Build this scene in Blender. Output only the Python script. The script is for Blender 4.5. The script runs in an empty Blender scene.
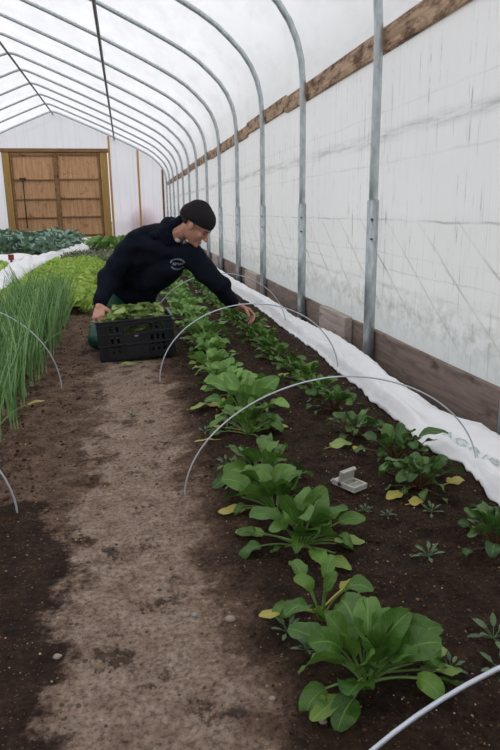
import bpy, bmesh, math, random
from mathutils import Vector, Matrix, noise
from mathutils.bvhtree import BVHTree
PI = math.pi
S = bpy.context.scene
COL = S.collection
V = Vector

# ------------------------------------------------------------------ helpers
def new_obj(name, bm_or_me, mat=None, parent=None, smooth=False):
    if isinstance(bm_or_me, bmesh.types.BMesh):
        me = bpy.data.meshes.new(name); bm_or_me.to_mesh(me); bm_or_me.free()
    else:
        me = bm_or_me
    o = bpy.data.objects.new(name, me); COL.objects.link(o)
    if mat is not None:
        for m in (mat if isinstance(mat, (list, tuple)) else [mat]): me.materials.append(m)
    if parent is not None: o.parent = parent
    if smooth:
        for p in me.polygons: p.use_smooth = True
    return o

def tag(o, label=None, cat=None, group=None, kind=None):
    if label: o['label'] = label
    if cat: o['category'] = cat
    if group: o['group'] = group
    if kind: o['kind'] = kind
    return o

def empty(name, loc=(0, 0, 0), rz=0.0):
    o = bpy.data.objects.new(name, None); COL.objects.link(o)
    o.location = loc; o.rotation_euler = (0, 0, rz); o.empty_display_size = .1
    return o

def copy_tree(o, parent=None):
    c = o.copy(); COL.objects.link(c)
    if parent is not None: c.parent = parent
    for ch in list(o.children): copy_tree(ch, c)
    return c

def box(bm, lo, hi, M=None, mi=0):
    vs = [bm.verts.new((x, y, z)) for x in (lo[0], hi[0]) for y in (lo[1], hi[1]) for z in (lo[2], hi[2])]
    if M is not None:
        for v in vs: v.co = M @ v.co
    for f in ((0, 1, 3, 2), (4, 6, 7, 5), (0, 4, 5, 1), (2, 3, 7, 6), (0, 2, 6, 4), (1, 5, 7, 3)):
        fc = bm.faces.new([vs[i] for i in f]); fc.material_index = mi
    return vs

def tube(bm, pts, r, n=8, cap=True, mi=0):
    pts = [V(p) for p in pts]
    rs = r if isinstance(r, (list, tuple)) else [r] * len(pts)
    up = None; rings = []
    for i, p in enumerate(pts):
        a = pts[max(i - 1, 0)]; b = pts[min(i + 1, len(pts) - 1)]
        t = (b - a).normalized()
        if up is None:
            up = t.cross(V((0, 0, 1)))
            if up.length < .1: up = t.cross(V((0, 1, 0)))
        up = (up - t * up.dot(t)).normalized()
        w = t.cross(up)
        rings.append([bm.verts.new(p + (up * math.cos(2 * PI * k / n) + w * math.sin(2 * PI * k / n)) * rs[i]) for k in range(n)])
    for a, b in zip(rings, rings[1:]):
        for k in range(n):
            f = bm.faces.new((a[k], a[(k + 1) % n], b[(k + 1) % n], b[k])); f.material_index = mi; f.smooth = True
    if cap:
        for rg in (rings[0][::-1], rings[-1]):
            f = bm.faces.new(rg); f.material_index = mi
    return rings

def bevel_all(bm, w=.004, seg=1):
    bmesh.ops.bevel(bm, geom=bm.edges[:], offset=w, segments=seg, affect='EDGES', profile=.5)

def smoothstep(a, b, x):
    t = max(0., min(1., (x - a) / (b - a))); return t * t * (3 - 2 * t)

# ------------------------------------------------------------------ materials
class NT:
    def __init__(s, name):
        s.m = bpy.data.materials.new(name); s.m.use_nodes = True
        s.t = s.m.node_tree; s.t.nodes.clear()
        s.out = s.t.nodes.new('ShaderNodeOutputMaterial')
    def n(s, typ, **kw):
        nd = s.t.nodes.new(typ)
        for k, v in kw.items():
            if k.startswith('i_'): nd.inputs[k[2:].replace('_', ' ')].default_value = v
            else: setattr(nd, k, v)
        return nd
    def l(s, a, b): s.t.links.new(a, b)
    def coord(s, scale=(1, 1, 1), rot=(0, 0, 0), loc=(0, 0, 0)):
        tc = s.n('ShaderNodeTexCoord'); mp = s.n('ShaderNodeMapping')
        mp.inputs['Scale'].default_value = scale; mp.inputs['Rotation'].default_value = rot; mp.inputs['Location'].default_value = loc
        s.l(tc.outputs['Object'], mp.inputs['Vector']); return mp.outputs['Vector']
    def noise(s, vec, scale=5, detail=4, rough=.55, dist=0):
        nd = s.n('ShaderNodeTexNoise'); nd.inputs['Scale'].default_value = scale; nd.inputs['Detail'].default_value = detail
        nd.inputs['Roughness'].default_value = rough; nd.inputs['Distortion'].default_value = dist
        s.l(vec, nd.inputs['Vector']); return nd.outputs['Fac']
    def ramp(s, fac, stops):
        r = s.n('ShaderNodeValToRGB'); e = r.color_ramp.elements
        while len(e) < len(stops): e.new(.5)
        for el, (p, c) in zip(e, stops):
            el.position = p; el.color = (c, c, c, 1) if isinstance(c, (int, float)) else (*c, 1)
        s.l(fac, r.inputs['Fac']); return r.outputs['Color']
    def math(s, op, a, b=None, c=None, clamp=False):
        nd = s.n('ShaderNodeMath', operation=op, use_clamp=clamp)
        for i, x in enumerate((a, b, c)):
            if x is None: continue
            if isinstance(x, (int, float)): nd.inputs[i].default_value = x
            else: s.l(x, nd.inputs[i])
        return nd.outputs[0]
    def mix(s, fac, a, b, mode='MIX'):
        nd = s.n('ShaderNodeMix', data_type='RGBA', blend_type=mode)
        for sock, x in ((nd.inputs[0], fac), (nd.inputs[6], a), (nd.inputs[7], b)):
            if isinstance(x, (int, float)): sock.default_value = x
            elif isinstance(x, tuple): sock.default_value = (*x, 1)
            else: s.l(x, sock)
        return nd.outputs[2]
    def bump(s, h, strength=.3, dist=.01):
        b = s.n('ShaderNodeBump'); b.inputs['Strength'].default_value = strength; b.inputs['Distance'].default_value = dist
        s.l(h, b.inputs['Height']); return b.outputs['Normal']
    def pbr(s, col, rough=.6, metal=0., normal=None, spec=.5, **kw):
        p = s.n('ShaderNodeBsdfPrincipled')
        for key, x in (('Base Color', col), ('Roughness', rough), ('Metallic', metal), ('Specular IOR Level', spec)):
            if isinstance(x, (int, float)): p.inputs[key].default_value = x
            elif isinstance(x, tuple): p.inputs[key].default_value = (*x, 1)
            else: s.l(x, p.inputs[key])
        if normal is not None: s.l(normal, p.inputs['Normal'])
        for k, v in kw.items(): p.inputs[k.replace('_', ' ')].default_value = v
        return p.outputs[0]
    def done(s, sh): s.l(sh, s.out.inputs['Surface']); return s.m

def srgb(*c): return tuple(((x / 255) / 12.92 if x / 255 <= .04045 else ((x / 255 + .055) / 1.055) ** 2.4) for x in c)

def simple(name, c, rough=.6, metal=0., var=.12, scale=20, bump=.15, spec=.5):
    t = NT(name); v = t.coord(); n = t.noise(v, scale)
    c2 = tuple(x * (1 - var * 2) for x in c); c3 = tuple(min(1, x * (1 + var)) for x in c)
    col = t.ramp(n, [(.25, c2), (.75, c3)])
    return t.done(t.pbr(col, rough, metal, t.bump(n, bump, .004), spec))

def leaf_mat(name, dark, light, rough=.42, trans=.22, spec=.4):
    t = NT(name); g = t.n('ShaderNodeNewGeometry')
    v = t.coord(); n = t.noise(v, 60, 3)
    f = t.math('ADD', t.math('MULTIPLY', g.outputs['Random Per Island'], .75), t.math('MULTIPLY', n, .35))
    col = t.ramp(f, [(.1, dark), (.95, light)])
    uv = t.n('ShaderNodeUVMap'); sp = t.n('ShaderNodeSeparateXYZ'); t.l(uv.outputs[0], sp.inputs[0])
    au = t.math('ABSOLUTE', t.math('SUBTRACT', sp.outputs[0], .5))
    rib = t.math('SUBTRACT', 1, t.math('DIVIDE', au, .045), clamp=True)
    vv = t.math('ABSOLUTE', t.math('SUBTRACT', t.math('FRACT', t.math('SUBTRACT', t.math('MULTIPLY', sp.outputs[1], 6.5), t.math('MULTIPLY', au, 3.4))), .5))
    vein = t.math('SUBTRACT', 1, t.math('DIVIDE', vv, .09), clamp=True)
    vm = t.math('MAXIMUM', t.math('MULTIPLY', rib, .5), t.math('MULTIPLY', vein, .13))
    col = t.mix(vm, col, tuple(min(1, a * 1.5 + .03) for a in light))
    p = t.pbr(col, rough, 0, t.bump(t.math('ADD', t.noise(v, 70, 2), t.math('MULTIPLY', vm, -.8)), .45, .006), spec)
    tr = t.n('ShaderNodeBsdfTranslucent'); t.l(col, tr.inputs['Color'])
    mx = t.n('ShaderNodeMixShader'); mx.inputs[0].default_value = trans
    t.l(p, mx.inputs[1]); t.l(tr.outputs[0], mx.inputs[2])
    return t.done(mx.outputs[0])

M = {}
M['leaf'] = leaf_mat('spinach_leaf', srgb(48, 86, 30), srgb(114, 152, 66), .34)
M['leaf_dark'] = leaf_mat('dark_leaf', srgb(48, 80, 38), srgb(104, 140, 68), .34)
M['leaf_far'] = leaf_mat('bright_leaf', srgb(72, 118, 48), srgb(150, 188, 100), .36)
M['stalk'] = leaf_mat('stalk_green', srgb(90, 128, 62), srgb(140, 170, 98), .4, .15)
M['stalk_red'] = leaf_mat('stalk_red', srgb(86, 46, 40), srgb(110, 92, 60), .4, .1)
M['yellow'] = leaf_mat('yellow_leaf', srgb(160, 160, 62), srgb(212, 196, 110), .5, .3)
M['palegreen'] = leaf_mat('pale_leaf', srgb(120, 150, 70), srgb(170, 190, 112), .5, .3)
M['onion'] = leaf_mat('onion_leaf', srgb(88, 138, 76), srgb(168, 206, 138), .35, .15)
M['onion_w'] = simple('onion_white', srgb(150, 178, 122), .4)
M['lettuce'] = leaf_mat('lettuce', srgb(128, 166, 66), srgb(200, 222, 116), .5, .4)
M['kale'] = leaf_mat('kale', srgb(74, 106, 88), srgb(150, 178, 156), .5, .15)
M['sprout'] = leaf_mat('grey_sprout', srgb(84, 100, 70), srgb(150, 156, 124), .6, .15)
M['weed'] = leaf_mat('weed', srgb(72, 98, 66), srgb(112, 136, 98), .6, .15)

def film(name, tint, wall=False, end=False, trans=.09):
    t = NT(name); tc = t.n('ShaderNodeTexCoord'); sep = t.n('ShaderNodeSeparateXYZ'); t.l(tc.outputs['Object'], sep.inputs[0])
    y, z, x = sep.outputs['Y'], sep.outputs['Z'], sep.outputs['X']
    big = t.noise(t.coord((.5, .5, .5)), 1.3, 3)
    col = t.mix(t.ramp(big, [(.35, 0.), (.7, 1.)]), tuple(c * .93 for c in tint), tint)
    if wall:
        drip = t.noise(t.coord((6, 26, .5)), 1.6, 5, .7)
        d2 = t.noise(t.coord((3, 9, 7)), 1., 4, .6)
        m1 = t.math('MULTIPLY', t.ramp(drip, [(.57, 0.), (.66, 1.)]), t.ramp(d2, [(.45, 0.), (.6, .75)]))
        col = t.mix(m1, col, srgb(136, 138, 142))
        fine = t.noise(t.coord((5, 60, .7)), 1.4, 3, .6)
        col = t.mix(t.ramp(fine, [(.6, 0.), (.7, .3)]), col, srgb(160, 161, 164))
        # horizontal scuffed bands
        hb = t.noise(t.coord((1, 2.2, 34)), 1., 5, .7)
        def band(zc, w, s, tilt=0.):
            zz = t.math('ADD', z, t.math('MULTIPLY', y, tilt))
            d = t.math('ABSOLUTE', t.math('SUBTRACT', zz, zc))
            return t.math('MULTIPLY', t.math('SUBTRACT', 1, t.math('DIVIDE', d, w), clamp=True), s)
        wob = t.math('MULTIPLY', t.math('SUBTRACT', t.noise(t.coord((1, 1.2, 1)), 1.5, 3), .5), .06)
        zw = t.math('ADD', z, wob)
        tot = None
        for zc, w, s_ in ((1.47, .06, .6), (1.30, .012, .25), (.925, .009, .7), (.70, .008, .3), (.60, .008, .3), (.49, .02, .45), (1.62, .01, .2)):
            d = t.math('ABSOLUTE', t.math('SUBTRACT', zw, zc))
            b = t.math('MULTIPLY', t.math('SUBTRACT', 1, t.math('DIVIDE', d, w), clamp=True), s_)
            tot = b if tot is None else t.math('MAXIMUM', tot, b)
        tot = t.math('MULTIPLY', tot, t.ramp(hb, [(.42, 0.15), (.62, 1.)]))
        col = t.mix(tot, col, srgb(140, 142, 140))
        # evenly spaced diagonal lines drawn into the film colour, broken by noise
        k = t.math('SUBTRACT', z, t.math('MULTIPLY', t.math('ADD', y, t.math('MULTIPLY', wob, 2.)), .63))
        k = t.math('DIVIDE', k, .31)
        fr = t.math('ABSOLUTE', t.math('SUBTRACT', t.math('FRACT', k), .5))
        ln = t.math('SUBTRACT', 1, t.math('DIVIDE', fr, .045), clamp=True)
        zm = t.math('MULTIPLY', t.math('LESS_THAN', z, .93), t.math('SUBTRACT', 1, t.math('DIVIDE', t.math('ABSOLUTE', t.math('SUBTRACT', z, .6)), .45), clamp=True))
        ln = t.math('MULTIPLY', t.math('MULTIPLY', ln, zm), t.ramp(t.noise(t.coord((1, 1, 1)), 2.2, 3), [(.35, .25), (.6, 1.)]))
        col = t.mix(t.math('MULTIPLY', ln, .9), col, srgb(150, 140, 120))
        # plants outside, put into the film colour as greenish blotches near the foot
        blotch = t.math('MULTIPLY', t.math('SUBTRACT', 1, t.math('DIVIDE', t.math('ABSOLUTE', t.math('SUBTRACT', z, .34)), .22), clamp=True),
                    t.ramp(t.noise(t.coord((1, 5, 7)), 1.7, 5, .7), [(.42, 0.), (.68, .7)]))
        col = t.mix(blotch, col, srgb(146, 154, 138))
        foot = t.math('SUBTRACT', 1, t.math('DIVIDE', t.math('SUBTRACT', z, .15), .3), clamp=True)
        col = t.mix(t.math('MULTIPLY', foot, .5), col, srgb(172, 182, 184))
    if end:
        drip = t.noise(t.coord((9, 3, .25)), 1.3, 4, .6)
        col = t.mix(t.ramp(drip, [(.5, 0.), (.62, .6)]), col, tuple(c * .86 for c in tint))
    if not wall and not end:
        sm = t.noise(t.coord((2.2, .8, 2.2)), 1.6, 5, .65)
        col = t.mix(t.ramp(sm, [(.45, 0.), (.68, .8)]), col, tuple(c * .84 for c in tint))
    nb = t.bump(t.noise(t.coord((3, 3, 3)), 2.5, 3), .12, .03)
    tr = t.n('ShaderNodeBsdfTranslucent'); t.l(col, tr.inputs['Color'])
    p = t.pbr(col, .38, 0, nb, .3)
    m1_ = t.n('ShaderNodeMixShader'); m1_.inputs[0].default_value = .30
    t.l(tr.outputs[0], m1_.inputs[1]); t.l(p, m1_.inputs[2])
    tp = t.n('ShaderNodeBsdfTransparent')
    m2 = t.n('ShaderNodeMixShader'); m2.inputs[0].default_value = trans
    t.l(m1_.outputs[0], m2.inputs[1]); t.l(tp.outputs[0], m2.inputs[2])
    return t.done(m2.outputs[0])

M['film_roof'] = film('roof_film', (.87, .87, .888), trans=.06)
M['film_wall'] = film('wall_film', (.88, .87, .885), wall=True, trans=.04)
M['film_end'] = film('end_film', (.87, .86, .92), end=True, trans=.10)

def soil():
    t = NT('soil'); tc = t.n('ShaderNodeTexCoord'); sep = t.n('ShaderNodeSeparateXYZ'); t.l(tc.outputs['Object'], sep.inputs[0])
    x = sep.outputs['X']; y = sep.outputs['Y']
    n1 = t.noise(t.coord(), 3.4, 7, .7); n2 = t.noise(t.coord(), 11, 6, .65); n3 = t.noise(t.coord(), 70, 5, .7); n4 = t.noise(t.coord(), 1.1, 3)
    # trodden path band around x = -0.04
    xx = t.math('ADD', x, t.math('MULTIPLY', t.math('SUBTRACT', n1, .5), .62))
    xx = t.math('ADD', xx, t.math('MULTIPLY', t.math('SUBTRACT', n2, .5), .22))
    d = t.math('ABSOLUTE', t.math('ADD', xx, .02))
    path = t.math('SUBTRACT', 1, t.math('DIVIDE', t.math('SUBTRACT', d, .15), .07), clamp=True)
    yy = t.math('ADD', y, t.math('MULTIPLY', t.math('SUBTRACT', n1, .5), 1.6))
    lim = t.math('MULTIPLY', t.math('DIVIDE', t.math('SUBTRACT', yy, 1.85), .5, clamp=True), .45)
    lm = t.math('DIVIDE', t.math('ADD', t.math('ADD', xx, .26), lim), .10, clamp=True)
    rm = t.math('SUBTRACT', 1, t.math('DIVIDE', t.math('SUBTRACT', xx, .17), .14), clamp=True)
    shoulder = t.math('MULTIPLY', lm, rm)
    near = t.math('DIVIDE', t.math('SUBTRACT', 6.5, y), 3., clamp=True)
    damp = t.ramp(n2, [(.32, srgb(40, 28, 21)), (.68, srgb(80, 59, 44))])
    mid = t.ramp(n2, [(.32, srgb(92, 69, 55)), (.68, srgb(160, 132, 112))])
    dry = t.ramp(n2, [(.28, srgb(146, 119, 101)), (.5, srgb(182, 157, 138)), (.75, srgb(202, 180, 163))])
    col = t.mix(t.math('MULTIPLY', shoulder, .9), damp, mid)
    col = t.mix(t.math('MULTIPLY', path, t.ramp(n4, [(.3, .75), (.6, 1.)])), col, dry)
    # dark damp patches on the path
    pt = t.ramp(t.noise(t.coord((1, .8, 1)), 6.5, 8, .75), [(.555, 0.), (.61, .8)])
    col = t.mix(pt, col, srgb(66, 50, 42))
    gr = t.ramp(n3, [(.34, .42), (.5, .95), (.66, 1.35)])
    col = t.mix(1., col, gr, 'MULTIPLY')
    vo = t.n('ShaderNodeTexVoronoi'); vo.inputs['Scale'].default_value = 34; t.l(t.coord(), vo.inputs['Vector'])
    spk = t.math('MULTIPLY', t.math('LESS_THAN', vo.outputs['Distance'], .11), t.math('GREATER_THAN', t.noise(t.coord(), 21, 2), .5))
    col = t.mix(t.math('MULTIPLY', spk, .75), col, srgb(206, 174, 130))
    vo = t.n('ShaderNodeTexVoronoi'); vo.inputs['Scale'].default_value = 85; t.l(t.coord(), vo.inputs['Vector'])
    spk = t.math('MULTIPLY', t.math('LESS_THAN', vo.outputs['Distance'], .2), t.math('GREATER_THAN', t.noise(t.coord(), 33, 2), .5))
    col = t.mix(t.math('MULTIPLY', spk, .5), col, srgb(158, 128, 98))
    vo = t.n('ShaderNodeTexVoronoi'); vo.inputs['Scale'].default_value = 26; t.l(t.coord(loc=(3, 3, 3)), vo.inputs['Vector'])
    spk = t.math('MULTIPLY', t.math('LESS_THAN', vo.outputs['Distance'], t.math('MULTIPLY', n3, .36)), t.math('GREATER_THAN', t.noise(t.coord(), 9, 3), .56))
    col = t.mix(t.math('MULTIPLY', spk, .7), col, srgb(46, 34, 28))
    h = t.math('ADD', t.math('MULTIPLY', n2, 1.), t.math('MULTIPLY', n3, 1.1))
    return t.done(t.pbr(col, .88, 0, t.bump(h, 1., .03), .2))
M['soil'] = soil()
M['crumb'] = simple('soil_crumb', srgb(74, 55, 42), .9, var=.35, scale=8, spec=.1)
M['crumb_l'] = simple('soil_crumb_light', srgb(108, 88, 74), .9, var=.3, scale=8, spec=.1)
M['fleck'] = simple('pale_fleck', srgb(214, 184, 142), .8, var=.3, scale=6)
M['pebble'] = simple('pebble', srgb(160, 148, 138), .7, var=.25, scale=40)
M['outside'] = simple('outside_ground', srgb(120, 124, 104), .9, var=.2, scale=.5)

def galv():
    t = NT('galvanised_steel'); n = t.noise(t.coord((1, 1, .4)), 30, 4)
    col = t.ramp(n, [(.3, srgb(168, 176, 178)), (.7, srgb(206, 212, 214))])
    return t.done(t.pbr(col, .42, .5, None, .5))
M['galv'] = galv()
def galv2():
    t = NT('weathered_steel'); n = t.noise(t.coord((1, 1, .25)), 42, 4)
    col = t.ramp(n, [(.3, srgb(146, 154, 158)), (.7, srgb(198, 205, 207))])
    return t.done(t.pbr(col, .38, .55, None, .5))
M['galv_post'] = galv2()
M['bolt'] = simple('bolt_steel', srgb(90, 90, 92), .5, .8)
M['purlin'] = simple('purlin_steel', srgb(112, 108, 108), .5, .6)
M['wire'] = simple('wire', srgb(206, 212, 222), .4, .35, var=.08)

def wood(name, dark, light, stain=None, axis='y', sc=1., stain_lo=.5):
    t = NT(name)
    s = {'y': (9, .7, 9), 'x': (.7, 9, 9), 'z': (9, 9, .7)}[axis]
    g = t.noise(t.coord(tuple(q * sc for q in s)), 3, 6, .65, .6)
    col = t.ramp(g, [(.3, dark), (.7, light)])
    if stain is not None:
        st = t.noise(t.coord((2, 2, 2) if axis != 'y' else (4, 1.6, 5)), 2.2, 6, .7)
        col = t.mix(t.ramp(st, [(stain_lo, 0.), (stain_lo + .13, .85)]), col, stain)
    return t.done(t.pbr(col, .75, 0, t.bump(g, .3, .006), .2))
M['hip'] = wood('stained_board', srgb(164, 132, 106), srgb(216, 186, 158), srgb(84, 54, 40), stain_lo=.46)
M['base'] = wood('weathered_board', srgb(104, 90, 82), srgb(150, 132, 122), srgb(76, 62, 56), stain_lo=.55)
M['block'] = wood('grey_block', srgb(146, 134, 126), srgb(186, 172, 162), srgb(88, 74, 68), stain_lo=.58)
M['ply'] = wood('plywood', srgb(172, 128, 90), srgb(218, 176, 134), srgb(136, 94, 64), axis='z', sc=.5, stain_lo=.56)
M['rail'] = wood('door_rail', srgb(118, 88, 62), srgb(160, 124, 88), srgb(80, 58, 44), axis='x', stain_lo=.55)
M['post'] = wood('frame_post', srgb(150, 118, 66), srgb(188, 154, 96), None, axis='z')
M['stud'] = wood('stud', srgb(182, 138, 84), srgb(214, 172, 116), None, axis='z')

def cloth():
    t = NT('row_cover'); v = t.coord(); n = t.noise(t.coord((1, .5, 1)), 14, 5, .6)
    p = t.pbr(t.ramp(n, [(.3, (.93, .935, .95)), (.7, (.97, .97, .975))]), .8, 0, t.bump(n, .5, .02), .1)
    tr = t.n('ShaderNodeBsdfTranslucent'); tr.inputs['Color'].default_value = (.9, .9, .92, 1)
    mx = t.n('ShaderNodeMixShader'); mx.inputs[0].default_value = .12; t.l(p, mx.inputs[1]); t.l(tr.outputs[0], mx.inputs[2])
    return t.done(mx.outputs[0])
M['cloth'] = cloth()
M['print'] = simple('green_print', srgb(190, 208, 200), .7, var=.04)
M['skin'] = simple('skin', srgb(196, 144, 122), .5, var=.10, scale=25, bump=.1)
M['lip'] = simple('lip', srgb(160, 96, 86), .5, var=.05)
M['eye'] = simple('eye_dark', srgb(46, 34, 30), .3, var=.05)
M['brow'] = simple('brow_hair', srgb(62, 46, 38), .8)
M['stubble'] = simple('stubble_hair', srgb(112, 84, 72), .8)
M['hoodie'] = simple('hoodie_fleece', srgb(19, 23, 36), .9, var=.25, scale=60, bump=.3, spec=.15)
M['hoodie2'] = simple('hoodie_rib', srgb(11, 13, 20), .9, var=.2, scale=80, bump=.4, spec=.15)
M['beanie'] = simple('beanie_knit', srgb(40, 37, 40), .9, var=.15, scale=90, bump=.4, spec=.15)
M['trousers'] = simple('green_waterproof', srgb(24, 78, 60), .45, var=.2, scale=20, bump=.4)
M['boot'] = simple('rubber_boot', srgb(30, 34, 32), .5)
M['tee'] = simple('white_tee', srgb(214, 216, 218), .8, var=.04)
M['ink'] = simple('logo_ink', srgb(150, 154, 164), .7, var=.04)
M['crate'] = simple('black_plastic', srgb(24, 27, 34), .36, var=.1, scale=30)
M['trap'] = simple('grey_plastic', srgb(186, 184, 174), .45, var=.05, scale=30, bump=.05)
M['trap_d'] = simple('grey_plastic_dull', srgb(150, 150, 142), .5, var=.05)
M['red'] = simple('red_marker', srgb(150, 34, 30), .5)
M['rust'] = simple('rod_iron', srgb(74, 62, 54), .7, .3)
M['pinkwrap'] = simple('pink_tarp', srgb(190, 80, 96), .6)

# ------------------------------------------------------------------ ground
XW = 1.66
def terr(x, y):
    z = -.125 * smoothstep(1.22, 1.6, x)
    z += .010 * (noise.noise(V((x * 2.1, y * 2.1, 3.1))))
    bed = smoothstep(.12, .3, x) + smoothstep(-.3, -.5, x)
    fine = .006 + .012 * bed * (1 - smoothstep(1.2, 1.4, x))
    z += fine * noise.fractal(V((x * 14, y * 14, 0.)), 1.0, 2.0, 4)
    z += .012 * bed
    return z

def build_floor():
    xs = []; x = -6.6
    while x < 1.78:
        xs.append(x); x += .018 if -.75 < x < 1.4 else (.06 if x > -2 else .3)
    xs.append(1.78)
    ys = []; y = -3.
    while y < 26.3:
        ys.append(y); y += .3 if y < .3 else (.018 if y < 3.2 else (.035 if y < 6.5 else (.1 if y < 12 else .3)))
    ys.append(26.3)
    vs = [(a, b, terr(a, b)) for b in ys for a in xs]
    nx = len(xs)
    fs = [(j * nx + i, j * nx + i + 1, (j + 1) * nx + i + 1, (j + 1) * nx + i) for j in range(len(ys) - 1) for i in range(nx - 1)]
    me = bpy.data.meshes.new('floor'); me.from_pydata(vs, [], fs)
    o = new_obj('floor', me, M['soil'], smooth=True); tag(o, kind='structure')
    me = bpy.data.meshes.new('ground_outside')
    me.from_pydata([(-60, -60, -.2), (60, -60, -.2), (60, 90, -.2), (-60, 90, -.2)], [], [(0, 1, 2, 3)])
    o = new_obj('ground_outside', me, M['outside']); tag(o, kind='structure')
build_floor()

# crumbs (uncountable)
def crumbs(name, n, rng, smin, smax, mat, region, label, seed, flat=.6):
    rnd = random.Random(seed); vs = []; fs = []
    bi = bmesh.new(); bmesh.ops.create_icosphere(bi, subdivisions=1, radius=1); bi.verts.ensure_lookup_table()
    ico = [v.co.copy() for v in bi.verts]; icf = [tuple(v.index for v in f.verts) for f in bi.faces]; bi.free()
    for _ in range(n):
        x, y = region(rnd); s = (smin + (smax - smin) * rnd.random() ** 3) * (.45 + .3 * min(y, 2.2) / 1.2)
        
        z = terr(x, y) + s * .15; a = rnd.random() * 6.3; b = len(vs)
        R = Matrix.Rotation(a, 3, 'Z') @ Matrix.Rotation(rnd.uniform(-.6, .6), 3, 'X')
        for v in ico:
            w = R @ V((v.x * rnd.uniform(.7, 1.2), v.y * rnd.uniform(.7, 1.2), v.z * flat * rnd.uniform(.7, 1.2))) * s
            vs.append((x + w.x, y + w.y, z + w.z))
        fs += [tuple(b + i for i in f) for f in icf]
    me = bpy.data.meshes.new(name); me.from_pydata(vs, [], fs)
    o = new_obj(name, me, mat); tag(o, label, cat='soil', kind='stuff'); return o
def rg_bed(r):
    while True:
        y = .75 + 6.5 * r.random() ** 1.7
        x = .24 + 1.05 * r.random() if r.random() < .76 else r.uniform(-.75, -.3)
        if terr(x, y) > -.1: return x, y
def rg_all(r):
    return r.uniform(-.7, 1.3), .75 + 6 * r.random() ** 1.6
crumbs('soil_crumbs', 9000, None, .002, .011, M['crumb'], rg_bed, 'loose dark soil crumbs strewn over the planting beds', 1)
crumbs('dry_soil_crumbs', 2200, None, .0015, .008, M['crumb_l'], rg_all, 'dry lighter soil crumbs scattered along the trodden path', 2)
crumbs('pale_flecks', 1900, None, .0012, .0042, M['fleck'], rg_all, 'tiny pale bark and grit flecks sprinkled over the soil', 3)

def pebble_mesh(seed):
    bm = bmesh.new(); bmesh.ops.create_icosphere(bm, subdivisions=2, radius=1)
    for v in bm.verts:
        v.co *= 1 + .3 * noise.noise(v.co * 1.3 + V((seed * 7., 0, 0))); v.co.z *= .6
    for f in bm.faces: f.smooth = True
    return bm
for i, (px, py, r, lab) in enumerate([
        (.115, 1.42, .010, 'pale grey pebble beside the path left of the second spinach plant'),
        (.20, 1.375, .013, 'flat whitish pebble at the path edge near two small weeds'),
        (.245, 1.10, .008, 'small round white pebble left of the nearest spinach plant'),
        (.325, 1.005, .009, 'small tan pebble at the foot of the nearest spinach plant'),
        (-.215, 1.33, .010, 'pale pebble on the left side of the path in the foreground'),
        (.06, 2.35, .012, 'whitish stone on the path near the end of the wire hoop')]):
    o = new_obj('pebble', pebble_mesh(i), M['pebble'], smooth=True)
    o.location = (px, py, terr(px, py) + r * .3); o.scale = (r, r * .85, r)
    tag(o, lab, 'pebble', 'pebbles on the soil')

# ------------------------------------------------------------------ greenhouse shell
RX = -2.42
HALF = [(1.66, -.15), (1.66, .6), (1.66, 1.3), (1.66, 1.9), (1.657, 2.12), (1.643, 2.30), (1.60, 2.47), (1.53, 2.62), (1.43, 2.76), (1.30, 2.89),
        (1.14, 3.03), (.95, 3.155), (.72, 3.28), (.42, 3.43), (-.25, 3.745), (-1.0, 4.07), (-1.7, 4.36), (-2.2, 4.565), (-2.34, 4.61), (-2.42, 4.62)]
PROF = HALF + [(2 * RX - x, z) for x, z in HALF[-2::-1]]
def offset_prof(P, d):
    out = []
    for i, (x, z) in enumerate(P):
        a = V(P[max(i - 1, 0)]); b = V(P[min(i + 1, len(P) - 1)]); t = (b - a).normalized()
        out.append((x + t.y * d, z - t.x * d))
    return out
FP = offset_prof(PROF, .075)
Y0, Y1 = -3., 26.2
def film_sheet(name, seg, mat):
    ys = [Y0 + (Y1 - Y0) * k / 96 for k in range(97)]
    vs = []; fs = []; n = len(seg)
    for y in ys:
        sag = .012 * math.sin(PI * (((y - 2.42) / 1.82) % 1.0))
        for i, (x, z) in enumerate(seg):
            a = V(seg[max(i - 1, 0)]); b = V(seg[min(i + 1, n - 1)]); t = (b - a).normalized()
            vs.append((x - t.y * sag, y, z + t.x * sag))
    for j in range(96):
        for i in range(n - 1): fs.append((j * n + i, j * n + i + 1, (j + 1) * n + i + 1, (j + 1) * n + i))
    me = bpy.data.meshes.new(name); me.from_pydata(vs, [], fs)
    o = new_obj(name, me, mat, smooth=True); tag(o, kind='structure')
hipi = 4
wr = [(1.74, .13)] + [p for p in FP[1:hipi]] + [(FP[hipi][0], 2.1)]
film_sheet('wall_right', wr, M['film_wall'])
roof = [(FP[hipi][0], 2.1)] + FP[hipi:len(FP) - hipi] + [(FP[len(FP) - hipi - 1][0], 2.1)]
film_sheet('ceiling', roof, M['film_roof'])
film_sheet('wall_left', [(x, z) for x, z in FP[len(FP) - hipi - 1:]], M['film_wall'])
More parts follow.
